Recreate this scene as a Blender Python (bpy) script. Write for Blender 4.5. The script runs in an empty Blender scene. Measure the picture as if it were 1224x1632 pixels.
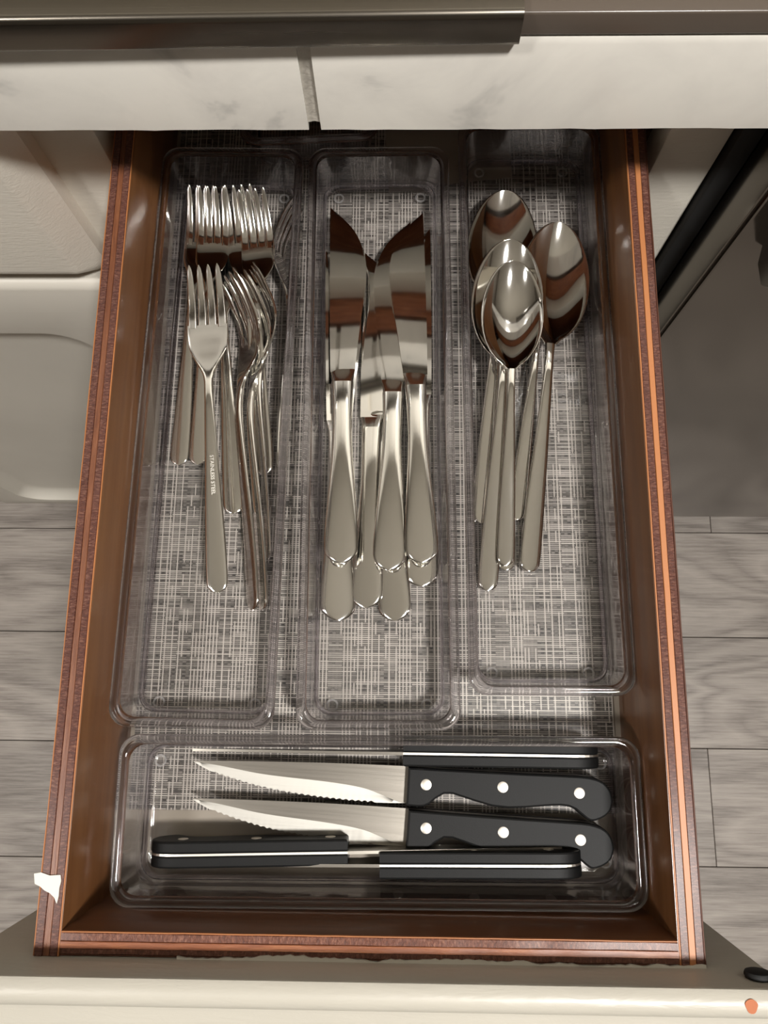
import bpy, bmesh, math, random
from mathutils import Vector, Matrix
random.seed(7)
C = bpy.context.scene.collection
FLOOR = 72.7                                   # cm: drawer bottom above the room floor
def W(x, y, z): return Vector((x / 100, y / 100, (z + FLOOR) / 100))   # cm, drawer frame -> metres

# ------------------------------------------------------------------ camera
F_PX, CAM_H = 1226.0, 39.3
def _cam():
    z = -Vector((634 - 612, -(1089 - 816), -F_PX)).normalized()
    y = Vector((670 - 612, 4686 + 816, -F_PX)); y = (y - y.dot(z) * z).normalized()
    x = y.cross(z)
    return Matrix((x, y, z))
CM = _cam()
cd = bpy.data.cameras.new('camera'); cam = bpy.data.objects.new('camera', cd); C.objects.link(cam)
cam.matrix_world = Matrix.Translation(W(0, 0, CAM_H)) @ CM.to_4x4()
cd.sensor_fit = 'VERTICAL'; cd.sensor_height = 32.0; cd.lens = F_PX / 1632 * 32.0; cd.clip_start = 0.01
bpy.context.scene.camera = cam
def at(px, py, z=0.0):
    d = CM @ Vector((px - 612, -(py - 816), -F_PX)); k = (z - CAM_H) / d.z
    return Vector((d.x * k, d.y * k, z))

# ------------------------------------------------------------------ world, lights, exposure
sc = bpy.context.scene
sc.view_settings.view_transform = 'Standard'; sc.view_settings.look = 'None'
sc.view_settings.gamma = 1.0; sc.view_settings.use_curve_mapping = False
sc.view_settings.exposure = -0.22
sc.cycles.transparent_max_bounces = 40
wd = bpy.data.worlds.new('world'); sc.world = wd; wd.use_nodes = True
wd.node_tree.nodes['Background'].inputs[0].default_value = (1.0, 0.95, 0.9, 1)
wd.node_tree.nodes['Background'].inputs[1].default_value = 0.02
CEIL = 240 - FLOOR
LAMPS = [(52, -42, 38.0, 26), (-100, -46, 14.0, 26)]     # x, y, watts, diameter (cm); second is an added fill from the left
for x, y, p, d in LAMPS:
    ld = bpy.data.lights.new('lamp_light', 'AREA'); ld.shape = 'DISK'; ld.size = (d - 6) / 100; ld.energy = p
    ld.color = (1.0, 0.972, 0.935)
    lo = bpy.data.objects.new('lamp_light', ld); C.objects.link(lo); lo.location = W(x, y, CEIL - 4.6)

# ------------------------------------------------------------------ materials
def lin(c): return tuple((v / 255 / 12.92) if v / 255 <= 0.04045 else ((v / 255 + 0.055) / 1.055) ** 2.4 for v in c) + (1,)
class NT:
    def __init__(s, name):
        s.m = bpy.data.materials.new(name); s.m.use_nodes = True; s.t = s.m.node_tree
        s.b = s.t.nodes['Principled BSDF']
        s.out = s.t.nodes['Material Output']
    def n(s, typ, **kw):
        o = s.t.nodes.new(typ)
        for k, v in kw.items(): setattr(o, k, v)
        return o
    def l(s, a, b): s.t.links.new(a, b)
    def set(s, **kw):
        for k, v in kw.items(): s.b.inputs[k.replace('_', ' ')].default_value = v
        return s
    def coord(s, scale=(1, 1, 1), kind='Object', rot=(0, 0, 0)):
        tc = s.n('ShaderNodeTexCoord'); mp = s.n('ShaderNodeMapping')
        mp.inputs['Scale'].default_value = scale; mp.inputs['Rotation'].default_value = rot
        s.l(tc.outputs[kind], mp.inputs['Vector']); return mp.outputs[0]
    def noise(s, vec, scale, detail=4, rough=0.55, dist=0.0):
        o = s.n('ShaderNodeTexNoise'); o.inputs['Scale'].default_value = scale; o.inputs['Detail'].default_value = detail
        o.inputs['Roughness'].default_value = rough; o.inputs['Distortion'].default_value = dist
        s.l(vec, o.inputs['Vector']); return o.outputs['Fac']
    def ramp(s, fac, stops):
        o = s.n('ShaderNodeValToRGB'); e = o.color_ramp.elements
        while len(e) < len(stops): e.new(0.5)
        for i, (p, c) in enumerate(stops): e[i].position = p; e[i].color = c
        s.l(fac, o.inputs[0]); return o.outputs[0]
    def bump(s, h, strength, dist=0.001):
        o = s.n('ShaderNodeBump'); o.inputs['Strength'].default_value = strength; o.inputs['Distance'].default_value = dist
        s.l(h, o.inputs['Height']); s.l(o.outputs[0], s.b.inputs['Normal']); return o.outputs[0]
    def math(s, op, a, b=None):
        o = s.n('ShaderNodeMath', operation=op)
        for i, v in enumerate((a, b)):
            if v is None: continue
            if isinstance(v, (int, float)): o.inputs[i].default_value = v
            else: s.l(v, o.inputs[i])
        return o.outputs[0]
    def mix(s, fac, a, b, mode='MIX'):
        o = s.n('ShaderNodeMix', data_type='RGBA', blend_type=mode)
        for i, v in ((0, fac), (6, a), (7, b)):
            if isinstance(v, (int, float)): o.inputs[i].default_value = v
            elif isinstance(v, tuple): o.inputs[i].default_value = v
            else: s.l(v, o.inputs[i])
        return o.outputs[2]
    def col(s, c): s.l(c, s.b.inputs['Base Color'])
M = {}
def plain(name, rgb, rough=0.5, **kw):
    t = NT(name).set(Base_Color=lin(rgb), Roughness=rough, **kw); M[name] = t.m; return t

def mk_paint(name, rgb, rough, strength, scale):
    t = NT(name).set(Roughness=rough)
    v = t.coord((1, 1, 1)); n1 = t.noise(v, 6, 3)
    t.col(t.ramp(n1, [(0.3, lin(tuple(c * 0.95 for c in rgb))), (0.7, lin(rgb))]))
    v2 = t.coord((0.3, 1, 1.3)); t.bump(t.noise(v2, scale, 4, 0.6, 0.6), strength, 0.002)
    M[name] = t.m
mk_paint('cream_paint', (214, 209, 197), 0.42, 0.12, 260)
mk_paint('front_paint_dimmed', (190, 185, 173), 0.38, 0.14, 200)  # same cream paint, darkened to offset the strong lamp light on the front
mk_paint('rough_paint', (220, 215, 203), 0.45, 0.17, 420)
mk_paint('smooth_paint', (212, 207, 196), 0.40, 0.05, 120)
plain('smear_paint', (222, 220, 210), 0.5)
plain('white_lacquer', (242, 237, 226), 0.4); plain('chip_orange', (176, 98, 52), 0.6)

def mk_wood(name, dark, mid, light, rough, sc_, strength=0.15, coat=0.0, axis='Y'):
    t = NT(name).set(Roughness=rough, Coat_Weight=coat, Coat_Roughness=0.18)
    s = {'Y': (1, 0.05, 1), 'X': (0.05, 1, 1)}[axis]
    v = t.coord(s); n = t.noise(v, sc_, 6, 0.65, 0.3)
    n2 = t.noise(t.coord((1, 1, 1)), 9, 2)
    c = t.ramp(n, [(0.28, lin(dark)), (0.5, lin(mid)), (0.72, lin(light))])
    c = t.mix(0.35, c, t.ramp(n2, [(0.3, lin(dark)), (0.7, lin(light))]))
    t.col(c); t.bump(n, strength, 0.001); M[name] = t.m
mk_wood('varnished_wood', (88, 54, 30), (108, 70, 40), (126, 86, 52), 0.34, 90, 0.06, 0.35)
mk_wood('varnished_wood_across', (80, 46, 26), (100, 60, 36), (116, 74, 46), 0.34, 90, 0.06, 0.35, 'X')
def mk_ply(name, dark, mid, light, stretch, rough=0.45):
    t = NT(name).set(Roughness=rough, Coat_Weight=0.25, Coat_Roughness=0.25)
    n = t.noise(t.coord(stretch), 520, 5, 0.7, 0.4); n2 = t.noise(t.coord((1, 1, 1)), 45, 3)
    c = t.ramp(n, [(0.3, lin(dark)), (0.52, lin(mid)), (0.75, lin(light))])
    c = t.mix(t.math('MULTIPLY', n2, 0.5), c, lin(dark)); t.col(c)
    t.bump(n, 0.9, 0.0008); M[name] = t.m
mk_ply('ply_endgrain', (66, 34, 26), (108, 62, 48), (170, 124, 102), (0.9, 2.4, 0.9))
mk_ply('ply_longgrain', (104, 60, 40), (130, 80, 52), (162, 108, 74), (1.0, 0.06, 1))
mk_ply('ply_longgrain_x', (110, 60, 36), (150, 88, 52), (196, 134, 90), (0.06, 1.0, 1))
mk_ply('ply_endgrain_x', (74, 40, 30), (120, 72, 54), (176, 128, 104), (2.0, 0.9, 0.9))
plain('veneer_edge', (184, 120, 74), 0.45); plain('veneer_edge_dark', (84, 46, 28), 0.6)

def mk_bottom():
    t = NT('pale_board').set(Roughness=0.3)
    n = t.noise(t.coord((0.1, 1, 1)), 60, 4)
    t.col(t.ramp(n, [(0.3, lin((150, 141, 128))), (0.7, lin((166, 157, 143)))])); M['pale_board'] = t.m
mk_bottom()

def mk_weave():
    t = NT('woven_vinyl').set(Roughness=0.42)
    tc = t.n('ShaderNodeTexCoord'); sp = t.n('ShaderNodeSeparateXYZ'); t.l(tc.outputs['Object'], sp.inputs[0])
    u = t.math('MULTIPLY', sp.outputs[0], 100 / 0.175); v = t.math('MULTIPLY', sp.outputs[1], 100 / 0.10)
    def cell(val):
        fl = t.math('FLOOR', val); return fl, t.math('SUBTRACT', val, fl)
    iu, fu = cell(u); iv, fv = cell(v)
    def wn(a, b=None, seed=0.0):
        cb = t.n('ShaderNodeCombineXYZ'); t.l(a, cb.inputs[0])
        if b is not None: t.l(b, cb.inputs[1])
        cb.inputs[2].default_value = seed
        w = t.n('ShaderNodeTexWhiteNoise'); w.noise_dimensions = '3D'; t.l(cb.outputs[0], w.inputs['Vector']); return w.outputs['Value']
    # which thread is on top: a basket check broken up at random
    chk = t.math('MODULO', t.math('ABSOLUTE', t.math('ADD', iu, iv)), 2.0)
    rnd = wn(iu, iv, 3.7)
    pu = t.math('SINE', t.math('MULTIPLY', fu, math.pi)); pv = t.math('SINE', t.math('MULTIPLY', fv, math.pi))
    seg = t.math('FLOOR', t.math('DIVIDE', iu, 4.0)); segv = t.math('FLOOR', t.math('DIVIDE', iv, 6.0))
    weft_v = t.math('ADD', t.math('MULTIPLY', wn(iv, None, 5.0), 0.5), t.math('MULTIPLY', wn(iv, seg, 6.0), 0.5))
    warp_v = t.math('ADD', t.math('MULTIPLY', wn(iu, None, 1.0), 0.65), t.math('MULTIPLY', wn(iu, segv, 2.0), 0.35))
    base = t.ramp(t.math('ADD', t.math('MULTIPLY', wn(iu, None, 8.0), 0.5), t.math('MULTIPLY', rnd, 0.5)),
                  [(0.2, lin((58, 55, 52))), (0.5, lin((90, 86, 81))), (0.8, lin((116, 111, 105)))])
    weft_c = t.ramp(weft_v, [(0.2, lin((98, 94, 89))), (0.5, lin((146, 140, 133))), (0.8, lin((194, 187, 178)))])
    weft_on = t.math('MULTIPLY', t.math('GREATER_THAN', pv, 0.66), t.math('GREATER_THAN', t.math('ADD', weft_v, t.math('MULTIPLY', chk, 0.25)), 0.42))
    warp_on = t.math('MULTIPLY', t.math('GREATER_THAN', pu, 0.86), t.math('GREATER_THAN', warp_v, 0.42))
    dark_on = t.math('MULTIPLY', t.math('LESS_THAN', pv, 0.5), t.math('LESS_THAN', pu, 0.9))
    c = t.mix(t.math('MULTIPLY', dark_on, 0.6), base, lin((48, 45, 42)))
    c = t.mix(weft_on, c, weft_c)
    c = t.mix(t.math('MULTIPLY', warp_on, 0.9), c, lin((194, 187, 178)))
    prof = t.math('MAXIMUM', t.math('MULTIPLY', weft_on, pv), t.math('MULTIPLY', warp_on, pu))
    t.col(c); t.bump(prof, 0.5, 0.0004); M['woven_vinyl'] = t.m
mk_weave()

def mk_steel(name, rgb, rough, bscale=None, stretch=(1, 1, 1), strength=0.02):
    t = NT(name).set(Base_Color=lin(rgb), Metallic=1.0, Roughness=rough)
    if bscale:
        n = t.noise(t.coord(stretch), bscale, 3); t.bump(n, strength, 0.0004)
        t.l(t.math('ADD', t.math('MULTIPLY', n, 0.08), rough - 0.04), t.b.inputs['Roughness'])
    M[name] = t.m
mk_steel('polished_steel', (250, 248, 243), 0.09, 40, (1, 1, 1), 0.02)
mk_steel('mirror_steel', (246, 244, 239), 0.06, 30, (1, 1, 1), 0.008)
mk_steel('brushed_blade', (142, 137, 129), 0.30, 700, (1, 0.02, 1), 0.12)
mk_steel('ground_bevel', (186, 183, 176), 0.5, 700, (1, 0.03, 1), 0.15)
mk_steel('tang_steel', (214, 208, 198), 0.38)
mk_steel('rail_steel', (122, 116, 107), 0.26, 500, (0.01, 1, 1), 0.05)
mk_steel('dishwasher_steel', (116, 111, 105), 0.13, 600, (1, 1, 0.01), 0.02)
mk_steel('handle_steel', (112, 108, 103), 0.25)
plain('engraving', (70, 66, 60), 0.5, Metallic=0.6); plain('engraving_bright', (236, 232, 222), 0.4, Metallic=0.7)
plain('rail_taupe', (92, 82, 73), 0.25); plain('black_rubber', (14, 14, 14), 0.7); plain('void_dark', (28, 24, 20), 0.8)

def mk_black_plastic():
    t = NT('black_handle').set(Base_Color=lin((16, 16, 16)), Roughness=0.5, Specular_IOR_Level=0.18)
    t.bump(t.noise(t.coord((1, 1, 1)), 1800, 2), 0.12, 0.0003); M['black_handle'] = t.m
mk_black_plastic()

def mk_clear(name, t0, t1, h0, h1, haze_rgb, gmax):
    """thin clear plastic: tinted transmission, clear-coat reflection and a little haze, all by viewing angle"""
    t = NT(name); t.t.nodes.remove(t.b)
    lw = t.n('ShaderNodeLayerWeight'); lw.inputs['Blend'].default_value = 0.5
    tint = t.ramp(lw.outputs['Facing'], [(0.0, t0 + (1,)), (0.6, tuple((a + a + b) / 3 for a, b in zip(t0, t1)) + (1,)), (1.0, t1 + (1,))])
    tr = t.n('ShaderNodeBsdfTransparent'); t.l(tint, tr.inputs[0])
    gl = t.n('ShaderNodeBsdfGlossy'); gl.inputs['Roughness'].default_value = 0.03; gl.inputs['Color'].default_value = (1, 1, 1, 1)
    fr = t.n('ShaderNodeFresnel'); fr.inputs['IOR'].default_value = 1.45
    v = t.coord(); bp = t.n('ShaderNodeBump'); bp.inputs['Strength'].default_value = 0.12; bp.inputs['Distance'].default_value = 0.002
    t.l(t.noise(v, 55, 2), bp.inputs['Height']); t.l(bp.outputs[0], gl.inputs['Normal']); t.l(bp.outputs[0], fr.inputs['Normal'])
    mx = t.n('ShaderNodeMixShader'); t.l(t.math('MINIMUM', fr.outputs[0], gmax), mx.inputs[0]); t.l(tr.outputs[0], mx.inputs[1]); t.l(gl.outputs[0], mx.inputs[2])
    df = t.n('ShaderNodeBsdfDiffuse'); df.inputs[0].default_value = lin(haze_rgb); m2 = t.n('ShaderNodeMixShader')
    hz = t.ramp(lw.outputs['Facing'], [(0.0, (h0,) * 3 + (1,)), (0.75, ((h0 * 2 + h1) / 3,) * 3 + (1,)), (1.0, (h1,) * 3 + (1,))])
    t.l(hz, m2.inputs[0]); t.l(mx.outputs[0], m2.inputs[1]); t.l(df.outputs[0], m2.inputs[2])
    t.l(m2.outputs[0], t.out.inputs['Surface']); M[name] = t.m
mk_clear('clear_plastic', (0.975, 0.973, 0.975), (0.84, 0.825, 0.84), 0.004, 0.06, (168, 162, 166), 0.4)
mk_clear('clear_foot', (0.9, 0.9, 0.9), (0.8, 0.8, 0.8), 0.16, 0.42, (225, 222, 220), 0.6)
for nm, c_ in (('clear_rim', (0.93, 0.91, 0.93, 1)), ('clear_edge', (0.88, 0.85, 0.89, 1))):
    t = NT(nm).set(Base_Color=c_, Roughness=0.03, IOR=1.49, Transmission_Weight=1.0); M[nm] = t.m

def mk_marble():
    t = NT('marble_tile').set(Roughness=0.2)
    n = t.noise(t.coord((1, 1, 1), rot=(0.3, 0.5, 0.4)), 16, 5, 0.6, 0.5)
    n2 = t.noise(t.coord((1, 1, 1)), 5, 2)
    c = t.ramp(n, [(0.34, lin((170, 168, 163))), (0.44, lin((214, 210, 202))), (0.6, lin((226, 222, 213)))])
    c = t.mix(t.math('MULTIPLY', n2, 0.35), c, lin((222, 217, 208))); t.col(c); M['marble_tile'] = t.m
mk_marble()
t = NT('grout').set(Roughness=0.8); n = t.noise(t.coord(), 260, 3)
t.col(t.ramp(n, [(0.3, lin((168, 162, 152))), (0.7, lin((192, 186, 175)))])); t.bump(n, 0.4, 0.002); M['grout'] = t.m

def mk_plank():
    t = NT('plank_grey').set(Roughness=0.42)
    oi = t.n('ShaderNodeObjectInfo')
    tc = t.n('ShaderNodeTexCoord'); ad = t.n('ShaderNodeVectorMath', operation='ADD'); cb = t.n('ShaderNodeCombineXYZ')
    for i, k in enumerate((9.0, 17.0, 5.0)): t.l(t.math('MULTIPLY', oi.outputs['Random'], k), cb.inputs[i])
    t.l(tc.outputs['Object'], ad.inputs[0]); t.l(cb.outputs[0], ad.inputs[1])
    mp = t.n('ShaderNodeMapping'); mp.inputs['Scale'].default_value = (1.0, 4.2, 1); t.l(ad.outputs[0], mp.inputs[0])
    base = t.noise(mp.outputs[0], 2.2, 2, 0.5, 0.8)
    rings = t.math('FRACT', t.math('MULTIPLY', base, 8.0))
    rings = t.math('ABSOLUTE', t.math('SUBTRACT', rings, 0.5))
    mp2 = t.n('ShaderNodeMapping'); mp2.inputs['Scale'].default_value = (1.0, 24, 1); t.l(ad.outputs[0], mp2.inputs[0])
    fine = t.noise(mp2.outputs[0], 16, 6, 0.7)
    f = t.math('ADD', t.math('MULTIPLY', rings, 0.42), t.math('MULTIPLY', fine, 0.78))
    c = t.ramp(f, [(0.30, lin((128, 120, 113))), (0.5, lin((164, 155, 147))), (0.75, lin((188, 179, 170)))])
    kn = t.n('ShaderNodeTexVoronoi'); kn.inputs['Scale'].default_value = 4.5; mp3 = t.n('ShaderNodeMapping')
    mp3.inputs['Scale'].default_value = (0.8, 1.6, 1); t.l(ad.outputs[0], mp3.inputs[0]); t.l(mp3.outputs[0], kn.inputs['Vector'])
    k = t.ramp(kn.outputs['Distance'], [(0.05, (1, 1, 1, 1)), (0.16, (0, 0, 0, 1))])
    c = t.mix(t.math('MULTIPLY', k, 0.45), c, lin((92, 82, 75)))
    hv = t.n('ShaderNodeHueSaturation'); t.l(c, hv.inputs['Color'])
    t.l(t.math('ADD', 0.9, t.math('MULTIPLY', oi.outputs['Random'], 0.2)), hv.inputs['Value'])
    t.col(hv.outputs[0]); t.bump(fine, 0.12, 0.001); M['plank_grey'] = t.m
mk_plank()
plain('ceiling_paint', (245, 242, 236), 0.8); plain('wall_paint', (140, 133, 123), 0.75)
t = NT('lamp_glow'); t.set(Base_Color=(1, 1, 1, 1), Emission_Color=(1.0, 0.95, 0.88, 1), Emission_Strength=22.0); M['lamp_glow'] = t.m
plain('lamp_ring', (226, 222, 214), 0.4)

# ------------------------------------------------------------------ builders (all lengths in cm)
def empty(name, loc=(0, 0, 0), **kw):
    o = bpy.data.objects.new(name, None); C.objects.link(o); o.empty_display_size = 0.02
    o.location = W(*loc); tag(o, **kw); return o
def tag(o, label=None, cat=None, group=None, kind=None):
    if label: o['label'] = label
    if cat: o['category'] = cat
    if group: o['group'] = group
    if kind: o['kind'] = kind
    return o
def obj(name, bm, mat, parent=None, smooth=True, world=True, angle=0.6):
    """link a bmesh given in cm. world=True: drawer-frame cm; else already local to the parent"""
    if world: bmesh.ops.transform(bm, matrix=Matrix.Translation((0, 0, FLOOR)), verts=bm.verts)
    bmesh.ops.scale(bm, vec=(0.01,) * 3, verts=bm.verts)
    bmesh.ops.recalc_face_normals(bm, faces=bm.faces)
    if smooth:
        for f in bm.faces: f.smooth = True
        for e in bm.edges:
            if len(e.link_faces) == 2 and e.calc_face_angle(0) > angle: e.smooth = False
    me = bpy.data.meshes.new(name); bm.to_mesh(me); bm.free()
    me.materials.append(M[mat])
    o = bpy.data.objects.new(name, me); C.objects.link(o)
    if parent is not None:
        o.parent = parent
        if world: o.matrix_parent_inverse = world_mat(parent).inverted()
    return o
def world_mat(o):
    m = o.matrix_basis.copy()
    return (world_mat(o.parent) @ o.matrix_parent_inverse @ m) if o.parent else m
def box(x0, x1, y0, y1, z0, z1, bev=0.0, seg=2, bm=None):
    b = bmesh.new()
    vs = [b.verts.new((x, y, z)) for x in (x0, x1) for y in (y0, y1) for z in (z0, z1)]
    for q in ((0, 1, 3, 2), (4, 6, 7, 5), (0, 4, 5, 1), (2, 3, 7, 6), (0, 2, 6, 4), (1, 5, 7, 3)): b.faces.new([vs[i] for i in q])
    bmesh.ops.recalc_face_normals(b, faces=b.faces)
    if bev: bmesh.ops.bevel(b, geom=b.edges[:], offset=bev, segments=seg, affect='EDGES', profile=0.5)
    if bm is None: return b
    me = bpy.data.meshes.new('t'); b.to_mesh(me); b.free(); bm.from_mesh(me); bpy.data.meshes.remove(me); return bm
def loft(rings, cap0=True, cap1=True, bm=None, closed=True):
    bm = bm or bmesh.new()
    rv = [[bm.verts.new(p) for p in r] for r in rings]
    n = len(rings[0])
    for a, b in zip(rv, rv[1:]):
        for i in range(n if closed else n - 1):
            j = (i + 1) % n; bm.faces.new((a[i], a[j], b[j], b[i]))
    if cap0: bm.faces.new(rv[0][::-1])
    if cap1: bm.faces.new(rv[-1])
    return bm
def rrect(w, h, r, n=6, cx=0, cy=0):
    pts = []
    for (sx, sy, a0) in ((1, 1, 0), (-1, 1, 90), (-1, -1, 180), (1, -1, 270)):
        for k in range(n + 1):
            a = math.radians(a0 + 90 * k / n)
            pts.append((cx + sx * (w / 2 - r) + r * math.cos(a), cy + sy * (h / 2 - r) + r * math.sin(a)))
    return pts
def prism(pts, z0, z1, bev=0.0, axis='z'):
    """outline extruded with an eased edge"""
    b = bmesh.new()
    vs = [b.verts.new((p[0], p[1], z0)) for p in pts]; f = b.faces.new(vs)
    r = bmesh.ops.extrude_face_region(b, geom=[f])
    for v in [g for g in r['geom'] if isinstance(g, bmesh.types.BMVert)]: v.co.z = z1
    bmesh.ops.recalc_face_normals(b, faces=b.faces)
    if bev:
        es = [e for e in b.edges if abs(e.verts[0].co.z - e.verts[1].co.z) < 1e-6]
        bmesh.ops.bevel(b, geom=es, offset=bev, segments=2, affect='EDGES', profile=0.5)
    return b
def torus(cx, cy, z, R, r, n=28, m=8):
    rings = []
    for i in range(n):
        a = 2 * math.pi * i / n; ring = []
        for j in range(m):
            t_ = 2 * math.pi * j / m; rr = R + r * math.cos(t_)
            ring.append((cx + rr * math.cos(a), cy + rr * math.sin(a), z + r * math.sin(t_)))
        rings.append(ring)
    return loft(rings + [rings[0]], False, False)
def disc(cx, cy, z0, z1, R, n=28, bev=0.05):
    return prism([(cx + R * math.cos(2 * math.pi * i / n), cy + R * math.sin(2 * math.pi * i / n)) for i in range(n)], z0, z1, bev)
def rot_bm(bm, m): bmesh.ops.transform(bm, matrix=m, verts=bm.verts); return bm

# ------------------------------------------------------------------ room shell
Z0 = -FLOOR
fl = tag(obj('floor', box(-220, 220, -240, 90, Z0 - 4, Z0 - 0.5), 'void_dark', smooth=False), kind='structure')
pk = 0
jy = [22.1 + 15.25 * k for k in range(-6, 2)]
for r, y0 in enumerate(jy):
    offs = {2: 3, 3: -58, 4: 43, 5: 15, 6: -28, 7: 46}.get(r, (r * 47) % 90 - 40)
    xs = [-130] + sorted(x for x in (offs - 122, offs, offs + 122) if -128 < x < 128) + [130]
    for x0, x1 in zip(xs, xs[1:]):
        b = box(-(x1 - x0) / 2 + 0.04, (x1 - x0) / 2 - 0.04, -7.625 + 0.05, 7.625 - 0.05, -0.5, 0, 0.06, 1)
        o = obj('plank', b, 'plank_grey', fl, world=False)
        o.parent = fl; o.matrix_parent_inverse = world_mat(fl).inverted()
        o.location = W((x0 + x1) / 2, y0 + 7.625 - 15.25, Z0); pk += 1
tag(obj('ceiling', box(-220, 220, -240, 90, CEIL, CEIL + 8), 'ceiling_paint', smooth=False), kind='structure')
tag(obj('wall_back', box(-220, 220, 86, 92, Z0, CEIL), 'wall_paint', smooth=False), kind='structure')
tag(obj('wall_front', box(-220, 220, -246, -240, Z0, CEIL), 'wall_paint', smooth=False), kind='structure')
tag(obj('wall_left', box(-226, -220, -246, 92, Z0, CEIL), 'wall_paint', smooth=False), kind='structure')
tag(obj('wall_right', box(220, 226, -246, 92, Z0, CEIL), 'wall_paint', smooth=False), kind='structure')
for i, (x, y, p, d) in enumerate(LAMPS):
    l_ = empty('ceiling_light', (x, y, CEIL), label=['round flush ceiling light nearest the open drawer', 'added round fill light on the ceiling farther left'][i], cat='ceiling light', group='round ceiling lights')
    obj('frame', torus(x, y, CEIL - 2.0, d / 2 + 0.5, 2.0), 'lamp_ring', l_)
    obj('diffuser', disc(x, y, CEIL - 4.0, CEIL - 0.0, d / 2 - 1, 40, 0.8), 'lamp_glow', l_)

# ------------------------------------------------------------------ countertop
ct = empty('countertop', (0, 22, 12.1), label='white marble tiled countertop edge above the open drawer', cat='countertop')
def edge_tile(x0, x1):
    prof = [(22.0, 12.12), (22.0, 16.35), (22.12, 16.55), (22.35, 16.62), (23.6, 16.62), (23.6, 12.12)]
    n = max(2, int((x1 - x0) / 0.9)); rings = []
    for i in range(n + 1):
        x = x0 + (x1 - x0) * i / n
        j = random.uniform(-0.025, 0.03) if 0 < i < n else 0.0
        rings.append([(x, y, z + (j if z < 13 else 0)) for y, z in prof])
    return loft(rings)
for x0, x1 in ((-76, -33.95), (-33.65, -3.76), (-3.26, 28.0), (28.3, 76)):
    obj('edge_tile', edge_tile(x0, x1), 'marble_tile', ct)
def grout_strip(x0, x1, ylo=22.10):
    rings = []
    for i in range(14):
        z = 12.45 + (16.5 - 12.45) * i / 13; a = random.uniform(-0.05, 0.05); d = random.uniform(-0.03, 0.05)
        rings.append([(x0 - 0.02 + a * 0.5, 23.4, z), (x0 - 0.02, ylo + d, z), ((x0 + x1) / 2, ylo + 0.06 + d, z), (x1 + 0.02, ylo + d, z), (x1 + 0.02 + a * 0.5, 23.4, z)])
    return loft(rings)
for a, b in ((-33.95, -33.65), (-3.76, -3.26), (28.0, 28.3)): obj('grout_joint', grout_strip(a, b), 'grout', ct)
for i in range(5):
    for k in range(2):
        x0 = -76 + 30.4 * i
        obj('top_tile', box(x0 + 0.15, x0 + 30.25, 24.0 + 30.5 * k, 54.2 + 30.5 * k, 15.7, 16.6, 0.08), 'marble_tile', ct)
obj('mortar_bed', box(-76, 76, 23.6, 85.5, 15.2, 15.9), 'grout', ct, smooth=False)
for k, (z, m) in enumerate(((12.5, 'ply_longgrain_x'), (13.2, 'ply_endgrain_x'), (13.9, 'ply_longgrain_x'), (14.6, 'ply_endgrain_x'))):
    obj('substrate_ply', box(-76, 76, 24.1, 85.5, z, z + 0.68), m, ct, smooth=False)
# rail lying on the counter edge
rl = empty('extending_rail', (0, 23, 16.7), label='long metal rail with brushed steel sleeve lying along countertop edge', cat='rail')
def rail(x0, x1, y0, y1, z0, z1, r):
    pts = rrect(y1 - y0, z1 - z0, r, 4, (y0 + y1) / 2, (z0 + z1) / 2)
    return loft([[(x, p[0], p[1]) for p in pts] for x in (x0, x0 + 0.06, x1 - 0.06, x1)])
obj('inner_bar', rail(3.0, 80, 22.06, 25.2, 16.66, 17.62, 0.1), 'rail_taupe', rl)
b = rail(-80, 4.05, 21.6, 25.6, 16.64, 18.05, 0.24)
rot_bm(b, Matrix.Translation((4.05, 21.6, 0)) @ Matrix.Rotation(math.radians(0.55), 4, 'Z') @ Matrix.Translation((-4.05, -21.6, 0)))
obj('outer_sleeve', b, 'rail_steel', rl, )

# ------------------------------------------------------------------ base cabinet (face frame, closed drawer and door at the left)
kb = empty('base_cabinet', (-20, 26, Z0), label='cream painted base cabinet with routed door left of open drawer', cat='cabinet')
FY = 25.7
obj('face_frame_stile', box(12.75, 15.75, FY, FY + 2, Z0 + 9, 12.1, 0.1), 'cream_paint', kb)
obj('face_frame_stile', box(-19.6, -14.75, FY, FY + 2, Z0 + 9, 12.1, 0.1), 'cream_paint', kb)
obj('face_frame_rail', box(-14.75, 12.75, FY, FY + 2, 9.2, 12.1, 0.1), 'cream_paint', kb)
obj('face_frame_rail', box(-14.75, 12.75, FY, FY + 2, -5.0, -1.9, 0.1), 'cream_paint', kb)
obj('face_frame_rail', box(-60, -19.6, FY, FY + 2, -6.5, -1.0, 0.1), 'cream_paint', kb)
obj('toe_kick', box(-76, 15.7, 31.5, 32.5, Z0, Z0 + 9), 'void_dark', kb, smooth=False)
obj('carcass_side', box(-20, -18.3, FY + 2, 84, Z0 + 9, 12.1), 'varnished_wood', kb, smooth=False)
obj('carcass_side', box(14.3, 15.7, FY + 2, 84, Z0 + 9, 12.1), 'varnished_wood', kb, smooth=False)
obj('carcass_back', box(-18.3, 14.3, 83, 84, Z0 + 9, 12.1), 'varnished_wood', kb, smooth=False)
def panel_front(x0, x1, z0, z1, y_front, thick, edge_r, corner, easing):
    """slab facing -Y with rounded corners and an eased front edge"""
    w, h, cx, cz = x1 - x0, z1 - z0, (x0 + x1) / 2, (z0 + z1) / 2
    rings = []
    def ring(ins, y): return [(cx + p[0], y, cz + p[1]) for p in rrect(w - 2 * ins, h - 2 * ins, max(corner - ins * 0.6, 0.05), 7)]
    rings.append(ring(0, y_front + thick)); rings.append(ring(0, y_front + easing[0][1] + 0.02))
    for ins, dy in easing: rings.append(ring(ins, y_front + dy))
    return rings
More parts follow.
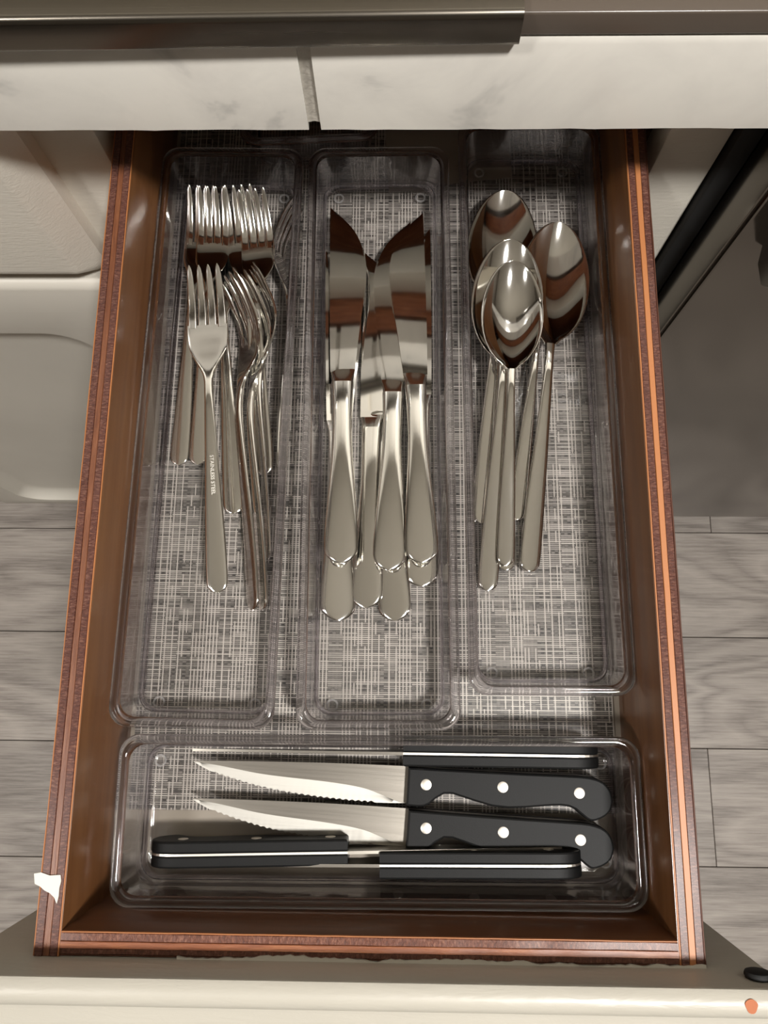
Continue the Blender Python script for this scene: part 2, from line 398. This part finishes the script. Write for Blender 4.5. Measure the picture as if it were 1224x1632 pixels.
# closed drawer front: slab with a broad chamfered margin, pillow face
r_ = panel_front(-60, -17.85, -3.45, 11.6, 23.6, 2.1, 0, 1.1, [(0.03, 1.15), (0.12, 1.0), (1.15, 0.16), (1.4, 0.03), (1.7, 0.0)])
dv = obj('drawer_front', loft(r_), 'rough_paint', kb)
# door with a routed recessed panel
dx0, dx1, dz0, dz1 = -55.5, -17.85, -64.5, -4.0
rr = panel_front(dx0, dx1, dz0, dz1, 23.9, 1.9, 0, 0.8, [(0.0, 0.55), (0.1, 0.34), (0.3, 0.1), (0.6, 0.0)])
rec = []
rcx, rcz, rw, rh = -36.6, -36.3, 28.6, 51.4
for ins, dy, rad in ((0, 0.0, 3.2), (0.12, 0.03, 3.1), (0.3, 0.5, 3.0), (0.9, 1.15, 2.7), (1.5, 1.35, 2.4), (1.8, 1.38, 2.3)):
    rec.append([(rcx + p[0], 23.9 + dy, rcz + p[1]) for p in rrect(rw - 2 * ins, rh - 2 * ins, rad, 7)])
obj('door', loft(rr + rec), 'smooth_paint', kb)

wc = empty('wall_cabinet', (0, 85, 62), label='cream wall cabinets hanging above the counter', cat='cabinet')
obj('carcass', box(-140, 140, 54, 85.8, 62, 138, 0.3), 'white_lacquer', wc, smooth=False)
for k in range(7):
    obj('door', loft(panel_front(-139 + 40 * k, -101 + 40 * k, 63, 137, 52, 1.9, 0, 0.8, [(0.0, 0.5), (0.3, 0.1), (0.6, 0.0)])), 'white_lacquer', wc)

# ------------------------------------------------------------------ dishwasher
dw = empty('dishwasher', (48, 26, Z0), label='dark grey steel dishwasher right of the open drawer', cat='dishwasher')
pts = []
for k in range(7):
    a = math.pi / 2 * k / 6; pts.append((18.1 - 1.0 * math.sin(a) + 0.0, 23.0 + 1.0 - 1.0 * math.cos(a)))
prof = [(16.9, 26.0)] + [(17.9 - 1.0 + 1.0 - (1 - math.cos(math.pi / 2 * (1 - k / 6))) * 1.0 + 0.0, 0) for k in range(0)]
prof = [(78, 26.2), (17.0, 26.2), (17.0, 25.1), (17.42, 23.2), (17.5, 23.16), (17.56, 23.22), (17.64, 23.02), (17.75, 23.0), (78, 23.0)]
b = loft([[(x, y, z) for x, y in prof] for z in (Z0 + 7, 11.4)]); obj('door_panel', b, 'dishwasher_steel', dw, angle=0.15)
obj('door_gasket', box(15.86, 17.0, 25.2, 27.0, Z0 + 6, 11.6, 0.15), 'black_rubber', dw)
obj('tub', box(16.4, 77, 26.4, 80, Z0 + 6, 11.8), 'void_dark', dw, smooth=False)
hp = [(22.9, 6.6), (21.5, 6.9), (20.4, 6.1), (20.3, 2.2), (20.9, 1.4), (22.2, 1.3), (22.9, 2.0)]
b = loft([[(x, hp[i][0] + (0.12 if x < 19.5 else 0), p[1]) for i, p in enumerate(hp)] for x in (19.3, 19.5, 76.5, 76.7)]); obj('handle', b, 'handle_steel', dw)
obj('toe_plate', box(16, 78, 30, 31, Z0, Z0 + 7), 'void_dark', dw, smooth=False)

# ------------------------------------------------------------------ the open drawer
dr = empty('drawer', (-1.1, 5, -1), label='open wooden drawer with plywood edges and cream painted front', cat='drawer')
YB, YF, ZT, ZB = 42.0, -10.62, 6.2, -1.2
XL, XIL, XIR, XR = -14.32, -13.25, 10.97, 12.03
def slab_strip(axis, a0, a1, l0, l1, z0, z1, jit=0.02):
    """thin ply whose top edge is slightly uneven"""
    n = 40; rings = []
    for i in range(n + 1):
        l = l0 + (l1 - l0) * i / n; jz = random.uniform(-jit, jit); ja = 0.0
        pr = [(a0, z0), (a1, z0), (a1, z1 - 0.03 + jz), (a1 - 0.02, z1 + jz), (a0 + 0.02, z1 + jz), (a0, z1 - 0.03 + jz)]
        rings.append([(a, l, z) if axis == 'y' else (l, a, z) for a, z in pr])
    return loft(rings)
def side_panel(plies, inner):
    sp = obj('side_panel', slab_strip('y', inner[0], inner[1], YF, YB, ZB, ZT - 0.01, 0.004), 'varnished_wood', dr)
    for a0, a1, m, dz in plies: obj('ply', slab_strip('y', a0, a1, YF, YB, ZB, ZT + dz), m, sp)
    return sp
spl = side_panel([(-14.32, -14.26, 'veneer_edge', -0.02), (-14.26, -13.93, 'ply_endgrain', 0.0), (-13.93, -13.66, 'ply_longgrain', -0.02), (-13.66, -13.34, 'ply_endgrain', 0.0),
                  (-13.34, -13.27, 'veneer_edge', 0.01)], (-13.27, -13.25))
spr = side_panel([(10.99, 11.07, 'veneer_edge', 0.01), (11.07, 11.38, 'ply_endgrain', -0.01), (11.38, 11.64, 'veneer_edge', 0.01), (11.64, 11.95, 'ply_endgrain', 0.0),
                  (11.95, 12.03, 'veneer_edge_dark', -0.01)], (10.97, 10.99))
fb = obj('front_board', slab_strip('x', -9.72, -9.68, XIL, XIR, ZB, ZT - 0.02, 0.005), 'varnished_wood_across', dr)
for a0, a1, m, dz in ((-9.76, -9.70, 'veneer_edge', 0.01), (-10.06, -9.76, 'ply_endgrain_x', 0.0), (-10.33, -10.06, 'ply_longgrain_x', 0.02), (-10.54, -10.33, 'ply_endgrain_x', -0.03), (-10.62, -10.54, 'veneer_edge_dark', -0.08)):
    obj('ply', slab_strip('x', a0, a1, XIL, XIR, ZB, ZT + dz), m, fb)
obj('back_board', box(XIL, XIR, YB - 1.1, YB, ZB, ZT - 1.0), 'varnished_wood_across', dr, smooth=False)
obj('bottom', box(XIL - 0.0, XIR + 0.0, -9.7, YB - 1.1, -0.75, -0.14), 'pale_board', dr, smooth=False)
# painted front with a bead along its top
fx0, fx1 = -17.0, 14.25
prof = [(-10.64, -3.5), (-10.64, 8.05), (-10.68, 8.18), (-10.9, 8.34), (-11.25, 8.38), (-11.5, 8.28), (-11.66, 8.05), (-11.72, 7.8), (-11.9, 7.72), (-12.4, 7.68), (-12.75, 7.55), (-12.9, 7.2), (-12.9, -3.5)]
fp = obj('painted_front', loft([[(x, y, z) for y, z in prof] for x in (fx0, -10, 0, 8, fx1)], bm=None), 'front_paint_dimmed', dr)
bp_ = disc(0, 0, 0, 0.28, 0.5, 28, 0.12); rot_bm(bp_, Matrix.Translation((13.55, -10.64, 7.2)) @ Matrix.Rotation(math.radians(-90), 4, 'X'))
obj('bumper', bp_, 'black_rubber', fp)
c_ = [(12.72 + 0.22 * math.cos(a) * (1 + 0.12 * math.sin(3 * a)), -11.15 + 0.24 * math.sin(a)) for a in [2 * math.pi * i / 18 for i in range(18)]]
obj('paint_chip', prism(c_, 8.355, 8.395), 'chip_orange', fp)
# ragged cream paint along the joint, and the white smear on the left rim
up, lo, wv = [], [], 0.0
for i in range(121):
    x = -8.6 + 20.6 * i / 120; wv = 0.8 * wv + random.uniform(-0.05, 0.05)
    up.append((x, -10.53 + max(-0.1, min(0.12, wv)))); lo.append((x, -10.66))
rag = up + lo[::-1]
obj('paint_line', prism(rag, ZT - 0.12, ZT + 0.035), 'cream_paint', fp, smooth=False)
sm = [(55, 1392), (66, 1390), (80, 1395), (97, 1394), (98, 1404), (95, 1415), (94, 1428), (91, 1440), (87, 1430), (80, 1423), (72, 1419), (64, 1412), (56, 1408)]
obj('paint_smear', prism([(at(x, y, 6.2).x, at(x, y, 6.2).y) for x, y in sm], 6.19, 6.245), 'smear_paint', spl, smooth=False)

# woven liner, cut short of the drawer's front and notched at the back
ln = [(-13.0, -6.1), (10.62, -6.0), (10.62, 40.5), (6.5, 40.5), (6.4, 28.6), (-0.7, 27.75), (-1.5, 40.5), (-13.0, 40.5)]
tag(obj('drawer_liner', prism(ln, -0.13, -0.01), 'woven_vinyl', smooth=False), 'grey and white woven liner mat on the drawer bottom under the trays', 'liner')

# ------------------------------------------------------------------ clear trays
def tray(w, l, cx, cy, rz, label, back_feet=True):
    t = empty('clear_tray', (cx, cy, 0.0), label=label, cat='tray', group='clear plastic drawer trays')
    t.rotation_euler.z = math.radians(rz)
    def R(ins, z, rad): return [(p[0], p[1], z) for p in rrect(w - 2 * ins, l - 2 * ins, rad, 7)]
    rings = [R(0.95, 0.10, 0.55), R(0.72, 0.12, 0.75), R(0.58, 0.22, 0.85), R(0.52, 0.5, 0.9), R(0.46, 0.66, 0.95), R(0.24, 3.04, 0.85),
             R(0.44, 3.04, 0.76), R(0.60, 0.86, 0.85), R(0.66, 0.72, 0.8), R(0.70, 0.5, 0.75), R(0.76, 0.38, 0.65), R(0.92, 0.3, 0.45)]
    obj('tray_body', loft(rings), 'clear_plastic', t, world=False, angle=1.2)
    lip = [R(0.20, 3.05, 0.85), R(0.05, 3.0, 0.9), R(0.0, 3.05, 0.9), R(0.0, 3.2, 0.9), R(0.05, 3.27, 0.88), R(0.26, 3.28, 0.8), R(0.40, 3.22, 0.78), R(0.45, 3.08, 0.76), R(0.38, 3.04, 0.78)]
    obj('rim', loft(lip + [lip[0]], False, False), 'clear_rim', t, world=False, angle=1.2)
    stp = [R(0.58, 0.86, 0.85), R(0.64, 0.90, 0.82), R(0.72, 0.80, 0.8), R(0.76, 0.5, 0.74), R(0.73, 0.42, 0.74), R(0.68, 0.6, 0.78)]
    obj('base_step', loft(stp + [stp[0]], False, False), 'clear_edge', t, world=False, angle=1.2)
    for sx in (-1, 1):
        for sy in (-1, 1):
            obj('foot', torus(sx * (w / 2 - 1.42), sy * (l / 2 - 1.05), 0.31, 0.25, 0.05), 'clear_foot', t, world=False)
    return t
tray(7.6, 30.2, -9.24, 13.0, -0.75, 'clear plastic tray holding the forks at the left')
tray(7.5, 30.2, -1.05, 13.0, 0.65, 'clear plastic tray holding the table knives in the middle')
tray(7.6, 30.2, 6.95, 14.62, 0.35, 'clear plastic tray holding the spoons at the right')
tray(7.25, 23.4, -0.86, -5.93, 90.3, 'wide clear plastic tray holding black handled steak knives at the front')
tray(7.5, 11.5, -5.25, 34.2, 2.8, 'clear plastic tray mostly hidden under the counter at the back')

# ------------------------------------------------------------------ cutlery
def lerp(tab, s):
    if s <= tab[0][0]: return tab[0][1]
    for (a, va), (b, vb) in zip(tab, tab[1:]):
        if s <= b:
            k = (s - a) / (b - a); k = k * k * (3 - 2 * k) if len(tab) > 2 else k
            return va + (vb - va) * k
    return tab[-1][1]
def catm(tab, s):
    """monotone-ish cubic through table points"""
    n = len(tab)
    if s <= tab[0][0]: return tab[0][1]
    if s >= tab[-1][0]: return tab[-1][1]
    for i in range(n - 1):
        if s <= tab[i + 1][0]:
            x0, y0 = tab[i]; x1, y1 = tab[i + 1]; h = x1 - x0
            m0 = (y1 - tab[i - 1][1]) / (x1 - tab[i - 1][0]) if i > 0 else (y1 - y0) / h
            m1 = (tab[i + 2][1] - y0) / (tab[i + 2][0] - x0) if i < n - 2 else (y1 - y0) / h
            k = (s - x0) / h
            return (2*k**3 - 3*k*k + 1)*y0 + (k**3 - 2*k*k + k)*h*m0 + (-2*k**3 + 3*k*k)*y1 + (k**3 - k*k)*h*m1
def oval(cx, s, cz, w, t, e=2.6, n=20, curve=0.0):
    r = []
    for i in range(n):
        a = 2 * math.pi * (i + 0.5) / n; c, q = math.cos(a), math.sin(a)
        x = w * math.copysign(abs(c) ** (2 / e), c); z = t * math.copysign(abs(q) ** (2 / e), q)
        r.append((cx + x, s, cz + z + curve * (x / max(w, 1e-4)) ** 2))
    return r
def round_end(r, n=9):      # sample positions crowding towards a rounded end at 0
    return [r * (1 - math.cos(math.pi / 2 * i / n)) for i in range(n + 1)]
def strip(tabw, tabz, tabt, ss, e=2.6, curve=None, cx=0.0, end=None, tip=None):
    rings = []
    for s in ss:
        w = catm(tabw, s)
        if end and s < end: w = max(0.10, w * max(0.0, 1 - ((end - s) / end) ** 2.15) ** (1 / 2.15))
        rings.append(oval(cx, s, catm(tabz, s), w, catm(tabt, s), e, 20, catm(curve, s) if curve else 0.0))
    return rings
def frange(a, b, n): return [a + (b - a) * i / n for i in range(n + 1)]

FORK_L = 17.0
F_FLAT = [(0, 0.14), (3, 0.22), (6.5, 0.36), (9.5, 0.46), (11.2, 0.40), (12.6, 0.26), (13.6, 0.18), (14.6, 0.19), (16, 0.36), (17, 0.68)]
F_BOWED = [(0, 0.14), (3, 0.30), (6.5, 0.60), (9.5, 0.84), (11.2, 0.70), (12.6, 0.27), (13.6, 0.13), (14.6, 0.27), (16, 0.86), (17, 1.46)]
F_BOWED = [(q, z - 1.32 * q / 17) for q, z in F_BOWED]
F_W = [(0, 0.50), (1.0, 0.54), (4, 0.46), (8, 0.30), (10.6, 0.225), (11.2, 0.30), (11.9, 0.66), (12.6, 0.96), (13.3, 1.03), (13.9, 1.03)]
F_T = [(0, 0.10), (5, 0.11), (9, 0.14), (10.6, 0.15), (12.5, 0.085), (14, 0.075), (17, 0.06)]
def bowed_fork(label): return fork(label, F_BOWED)
def fork(label, prof=None):
    F_Z = prof or F_FLAT
    r = empty('fork', (0, 0, 0), label=label, cat='fork', group='dinner forks in the left tray')
    ss = round_end(0.5) + frange(0.8, 10.6, 22)
    obj('handle', loft(strip(F_W, F_Z, F_T, ss, 3.0, end=0.5), True, False), 'polished_steel', r, world=False)
    cur = [(10.6, 0.0), (12, 0.05), (13.9, 0.09)]
    obj('head', loft(strip(F_W, F_Z, F_T, frange(10.6, 13.9, 16), 3.0, cur), False, True), 'polished_steel', r, world=False)
    for k in range(4):
        x0 = -0.785 + 0.523 * k
        rings = []
        for s in frange(13.75, 16.4, 9) + [16.6, 16.75, 16.87, 16.95, 17.0]:
            u = (s - 13.75) / 3.25
            w = 0.238 * (1 - 0.42 * u ** 1.4) * (1 if s < 16.4 else max(0.12, math.sqrt(max(0, 1 - ((s - 16.4) / 0.61) ** 2))))
            x = x0 * (1.0 - 0.07 * u); rings.append(oval(x, s, catm(F_Z, s) + 0.09 * (x / 1.03) ** 2, w, catm(F_T, s), 3.6, 14))
        obj('tine', loft(rings), 'polished_steel', r, world=False)
    return r
SP_Z = [(0, 0.14), (3, 0.30), (7, 0.72), (10, 0.95), (11.3, 0.92), (12.3, 0.86), (14.5, 0.84), (18.0, 0.98)]
SP_W = [(0, 0.46), (1.0, 0.50), (4, 0.44), (8, 0.29), (10.6, 0.22), (11.4, 0.26)]
def spoon_w(s):
    u = (s - 11.4) / 6.6
    tab = [(0, 0.26), (0.03, 0.40), (0.1, 0.90), (0.22, 1.42), (0.36, 1.70), (0.5, 1.78), (0.65, 1.69), (0.8, 1.38), (0.9, 1.02), (0.96, 0.66), (0.99, 0.34), (1, 0.08)]
    return catm(tab, u)
def spoon(label):
    r = empty('spoon', (0, 0, 0), label=label, cat='spoon', group='spoons in the right tray')
    T = [(0, 0.10), (6, 0.12), (10.6, 0.15), (11.4, 0.13)]
    obj('handle', loft(strip(SP_W, SP_Z, T, round_end(0.46) + frange(0.8, 11.4, 26), 3.0, end=0.46), True, True), 'mirror_steel', r, world=False)
    rings = []; NX = 16
    us = [0, .02, .04, .07, .1, .14, .18, .23, .28, .34, .4, .46, .52, .58, .64, .7, .76, .81, .86, .9, .935, .96, .978, .99, .997, 1]
    for u in us:
        s = 11.4 + 6.6 * u; w = spoon_w(s); zr = catm(SP_Z, s)
        D = 0.74 * max(0.0, 1 - (abs(u - 0.46) / (0.54 if u > 0.46 else 0.46)) ** 2.3)
        top, bot = [], []
        for i in range(NX + 1):
            q = -1 + 2 * i / NX; q = math.copysign(abs(q) ** 0.85, q)
            z = zr - D * (1 - abs(q) ** 2.0); top.append((w * q, s, z + 0.05)); bot.append((w * q * 1.0, s, z - 0.06))
        ex = min(0.07, w * 0.5)
        rings.append(top + [(w + ex * 0.7, s, zr + 0.04), (w + ex, s, zr)] + bot[::-1] + [(-w - ex, s, zr), (-w - ex * 0.7, s, zr + 0.04)])
    obj('bowl', loft(rings), 'mirror_steel', r, world=False, angle=1.0)
    return r
KN_L = 20.3
KH_W = [(0, 0.80), (1.2, 0.88), (3, 0.78), (6.5, 0.54), (9.0, 0.56), (9.8, 0.60)]
def notched_knife(label): return table_knife(label, True)
def table_knife(label, notch=False):
    r = empty('table_knife', (0, 0, 0), label=label, cat='knife', group='table knives in the middle tray')
    T = [(0, 0.13), (1.5, 0.17), (5, 0.27), (8, 0.30), (9.8, 0.24)]; Z = [(0, 0.3), (9.8, 0.3)]
    obj('handle', loft(strip(KH_W, Z, T, round_end(0.78, 10) + frange(0.9, 9.8, 20), 2.6, end=0.78)), 'polished_steel', r, world=False)
    # bolster: short waist between handle and blade
    bo = [oval(0, 9.8 + q, 0.3, w, t_, 2.6) for q, w, t_ in ((-0.1, .55, .235), (0.25, .60, .17), (0.55, .64, .10), (0.75, .66, .06))]
    obj('bolster', loft(bo), 'polished_steel', r, world=False)
    b0 = 10.75 if notch else 10.4
    if notch:      # finger notch between handle and blade heel, left open towards the edge
        obj('heel', loft([[(-0.66, q, .2), (-0.66, q, .4), (r_, q, .4), (r_, q, .2)] for q, r_ in ((10.4, .30), (10.45, .02), (10.55, -.10), (10.68, -.02), (10.76, .30))]), 'mirror_steel', r, world=False, angle=0.5)
    EDGE = [(10.4, 0.66), (11.5, 0.76), (13, 0.92), (15, 1.16), (16.4, 1.24), (17.6, 1.10), (18.8, 0.62), (19.7, -0.10), (20.2, -0.62), (20.3, -0.72)]
    SPINE = [(10.4, -0.66), (13, -0.72), (17, -0.76), (20, -0.77), (20.3, -0.75)]
    rings = []
    for s in frange(b0, 19.6, 46) + [19.8, 19.95, 20.08, 20.18, 20.26, 20.3]:
        a, b_ = catm(SPINE, s), catm(EDGE, s)
        if b_ < a + 0.02: b_ = a + 0.02
        rings.append([(a, s, 0.3 - 0.07), (a, s, 0.3 + 0.07), (a + 0.75 * (b_ - a), s, 0.3 + 0.055), (b_, s, 0.3 + 0.012), (b_, s, 0.3 - 0.012), (a + 0.75 * (b_ - a), s, 0.3 - 0.055)])
    obj('blade', loft(rings), 'mirror_steel', r, world=False, angle=0.5)
    sb = bmesh.new()                                            # fine teeth along the curved edge
    for k in range(34):
        s = 14.6 + 0.095 * k; x = catm(EDGE, s)
        box(x - 0.05, x + 0.035, s - 0.028, s + 0.028, 0.28, 0.32, bm=sb)
    tag(obj('teeth', sb, 'mirror_steel', r, world=False, smooth=False), kind='stuff')
    return r

def copy_thing(src):
    c = src.copy(); C.objects.link(c)
    for ch in [o for o in C.objects if o.parent == src]:
        d = ch.copy(); C.objects.link(d); d.parent = c; d.matrix_parent_inverse = ch.matrix_parent_inverse.copy()
    return c
def place(o, L, e, t, roll=0.0, axis_x=0.0):
    """lay a piece from its handle end e to its tip t (pixel x, pixel y, height cm), rolled about its length"""
    E, T = at(*e), at(*t)
    y = (T - E); d = y.length; y.normalize()
    x = y.cross(Vector((0, 0, 1))).normalized(); z = x.cross(y)
    m = Matrix((x, y, z)).transposed()
    m = (m @ Matrix.Rotation(math.radians(roll), 3, 'Y')).to_4x4()
    k = d / L
    o.matrix_basis = Matrix.Translation(W(*E)) @ m @ Matrix.Scale(k, 4)
    return k
made = {}
def item(maker, L, label, e, t, roll=0.0):
    if maker not in made: o = made[maker] = maker(label)
    else:
        o = copy_thing(made[maker]); o['label'] = label
    k = place(o, L, e, t, roll)
    return o

# ---- table knives (end, tip)
KN = [('table knife at left on top, blade edge curving right', (544, 899, 1.15), (549, 337, 1.15), 0),
      ('table knife at right on top, blade edge curving left', (673, 896, 1.75), (653, 336, 1.95), 180),
      ('table knife in the centre on top, tip tucked under the right blade', (620, 907, 1.60), (633, 350, 1.40), 180),
      ('table knife at left underneath, rounded handle end lowest at left', (539, 990, 0.1), (541, 404, 0.2), 7),
      ('table knife second from left underneath, dark blade notch showing', (584, 970, 0.1), (604, 408, 0.3), -6),
      ('table knife in the centre underneath, handle end lowest', (629, 989, 0.70), (603, 425, 0.75), 174),
      ('table knife at right underneath, only its handle end showing', (673, 934, 0.70), (664, 362, 0.80), 180)]
for i, (lb, e, t, roll) in enumerate(KN): item(table_knife if i < 3 else notched_knife, KN_L, lb, e, t, roll)

# ---- spoons
SPN = [('smallest spoon nearest the front, bowl lying on top of the pile', (805, 902, 1.0), (815, 428, 2.35), 0, 1.0),
       ('spoon under the front one, its handle end lowest of all spoons', (776, 942, 0.45), (811, 397, 1.75), 0, 1),
       ('spoon at the right with its bowl tilted beside the pile', (842, 912, 0.45), (882, 371, 1.15), 6, 1),
       ('spoon at the back left with its bowl farthest from the front', (766, 835, 0.3), (803, 321, 0.9), 0, 1),
       ('spoon hidden beneath the front spoon, only its handle end showing', (806, 910, 0.3), (806, 425, 0.9), 0, 1),
       ('spoon buried under the pile, thin strip of handle showing', (822, 830, 0.3), (868, 400, 0.3), 0, 1)]
for lb, e, t, roll, _ in SPN: item(spoon, 18.0, lb, e, t, roll)

# ---- forks
FK = [('fork on top at the front, engraved handle, tines over other forks', (348, 945, 1.7), (329, 432, 2.9), 0),
      ('fork with rounded handle end right of the engraved one', (374, 820, 0.35), (352, 352, 0.7), 0),
      ('fork at far left with the leftmost handle end', (286, 742, 0.3), (322, 298, 2.3), 0),
      ('fork second from left, short handle end beside the leftmost one', (316, 741, 0.3), (338, 299, 2.8), 0),
      ('fork lying on its edge, lowest dark handle end, left of the pair', (408, 972, 0.9), (366, 437, 2.3), -50),
      ('fork lying on its edge, lowest dark handle end, right of the pair', (424, 972, 0.9), (386, 441, 2.2), -56),
      ('fork lying on its edge with handle end just above the lowest pair', (431, 890, 0.9), (404, 427, 2.5), -66),
      ('fork leaning at right with head curving toward the tray wall', (444, 752, 0.9), (470, 326, 1.4), 76),
      ('fork with tines up at the back, second from the right', (424, 746, 0.3), (379, 297, 2.7), 4),
      ('fork with tines up at the back, rightmost upright tines', (422, 757, 0.35), (401, 303, 3.1), -6)]
for i, (lb, e, t, roll) in enumerate(FK):
    o = item(fork if i < 2 else bowed_fork, FORK_L, lb, e, t, roll)
    if i == 0: top_fork = o
def lettering(parent, txt, size, y, z, mat, tilt):
    cu = bpy.data.curves.new('lettering', 'FONT'); cu.body = txt; cu.size = size; cu.extrude = 0.006; cu.align_x = 'CENTER'; cu.align_y = 'CENTER'
    to = bpy.data.objects.new('lettering_source', cu); C.objects.link(to)
    bpy.context.view_layer.update()
    me = bpy.data.meshes.new_from_object(to.evaluated_get(bpy.context.evaluated_depsgraph_get()))
    bpy.data.objects.remove(to); bpy.data.curves.remove(cu)
    bm = bmesh.new(); bm.from_mesh(me); bpy.data.meshes.remove(me)
    rot_bm(bm, Matrix.Translation((0.02, y, z)) @ Matrix.Rotation(tilt, 4, 'X') @ Matrix.Rotation(math.radians(-90), 4, 'Z'))
    o = obj('lettering', bm, mat, parent, smooth=False, world=False); return o
lettering(top_fork, 'STAINLESS STEEL', 0.27, 5.9, 0.452, 'engraving_bright', math.radians(2.4))

# ---- steak knives: +Y tip, blade edge towards -X, handle flat in XY
SK_L = 20.6
def steak_knife(label):
    r = empty('steak_knife', (0, 0, 0), label=label, cat='knife', group='black handled steak knives in the front tray')
    # handle outline (x across, y along from butt)
    top = [(0.0, 0.0), (0.1, 0.42), (0.45, 0.82), (1.0, 1.0), (1.6, 1.04), (4, 0.98), (7, 0.92), (9.9, 0.88)]
    bot = [(0.0, 0.0), (0.1, -0.42), (0.4, -0.74), (0.8, -0.94), (1.1, -0.97), (1.4, -0.8), (1.9, -0.46), (2.5, -0.38), (3.5, -0.5), (4.8, -0.66), (5.8, -0.64), (7.0, -0.38), (7.8, -0.2), (8.3, -0.3), (8.7, -0.68), (9.1, -0.88), (9.9, -0.9)]
    pl = [(catm(bot, s), s) for s in [0.0, .03, .07, .13, .22, .33, .45, .6, .8, .95, 1.08, 1.2, 1.35, 1.55, 1.8, 2.1, 2.5, 3, 3.6, 4.2, 5, 5.8, 6.6, 7.2, 7.7, 8.1, 8.5, 8.8, 9.05, 9.3, 9.45, 9.6, 9.9]]
    pt = [(catm(top, s), s) for s in [9.9, 8, 6, 4, 2.6, 1.6, 1.2, .9, .65, .45, .3, .19, .1, .04]]
    out = pl + pt
    flip = lambda P: [(-x, y) for x, y in P]
    obj('handle_scale', prism(out, 0.045, 0.62, 0.1), 'black_handle', r, world=False, angle=0.3)
    obj('handle_scale', prism(out, -0.62, -0.045, 0.1), 'black_handle', r, world=False, angle=0.3)
    obj('tang', prism([(x * 0.99 + 0.002, y) for x, y in out], -0.05, 0.05), 'tang_steel', r, world=False, smooth=False)
    for s, x in ((1.62, 0.26), (5.3, 0.28), (9.0, 0.14)):
        for sg in (1, -1):
            d_ = disc(x, s, 0.55, 0.635, 0.265, 24, 0.02) if sg > 0 else disc(x, s, -0.635, -0.55, 0.265, 24, 0.02)
            obj('rivet', d_, 'tang_steel', r, world=False)
    # blade: flat upper half, ground serrated lower half
    SP = [(9.9, 0.88), (14, 0.76), (18, 0.57), (20, 0.45), (20.6, 0.40)]
    GR = [(9.95, -0.84), (10.4, -0.78), (11.0, -0.58), (12, -0.30), (13.5, -0.14), (17, 0.02), (19.3, 0.28), (20.6, 0.39)]
    ED = [(9.9, -0.86), (11.4, -0.93), (12.75, -0.94), (15, -0.84), (17.1, -0.61), (19.3, -0.14), (20.1, 0.15), (20.6, 0.38)]
    ssb = frange(9.9, 20.6, 40)
    fl_ = loft([[(catm(SP, s), s, -0.07), (catm(SP, s), s, 0.07), (max(catm(GR, s), catm(ED, s) + .004), s, 0.068), (max(catm(GR, s), catm(ED, s) + .004), s, -0.068)] for s in ssb])
    bl = obj('blade', fl_, 'brushed_blade', r, world=False, angle=0.4)
    rg = []
    n = 150
    for i in range(n + 1):
        s = 9.95 + (20.55 - 9.95) * i / n
        e_ = catm(ED, s)
        if 11.5 < s < 19.6: e_ += 0.075 * abs(math.sin(math.pi * s / 0.31))
        g = max(catm(GR, s), e_ + 0.02); e0 = min(catm(ED, s) + 0.13, g - 0.01); e_ = min(e_, e0 - 0.004)
        rg.append([(g, s, -0.069), (g, s, 0.069), (e0, s, 0.02), (e_, s, 0.01), (e_, s, -0.01), (e0, s, -0.02)])
    obj('ground_edge', loft(rg), 'ground_bevel', bl, world=False, angle=0.7)
    return r
def copy_deep(src):
    c = src.copy(); C.objects.link(c)
    for ch in list(src.children):
        d = ch.copy(); C.objects.link(d); d.parent = c
        for g in list(ch.children):
            e = g.copy(); C.objects.link(e); e.parent = d
    return c
def lay_knife(o, e, t, roll, label):
    o['label'] = label; return place(o, SK_L, e, t, roll)
sk = steak_knife('x')
bpy.context.view_layer.update()
sk2, sk3, sk4, sk5 = (copy_deep(sk) for _ in range(4))
lay_knife(sk, (972, 1274, 0.98), (306, 1226, 0.98), 0, 'steak knife lying flat, upper of the two with black riveted handles')
lay_knife(sk2, (974, 1349, 0.98), (304, 1286, 0.98), 0, 'steak knife lying flat, lower of the two with black riveted handles')
lay_knife(sk3, (953, 1203, 1.4), (310, 1194, 1.4), -90, 'steak knife standing on its edge behind the flat ones at the back')
lay_knife(sk4, (242, 1357, 1.4), (895, 1349, 1.2), -90, 'steak knife standing on its edge with handle at the left')
lay_knife(sk5, (926, 1373, 1.4), (262, 1374, 1.4), -90, 'steak knife standing on its edge nearest the front, handle at right')
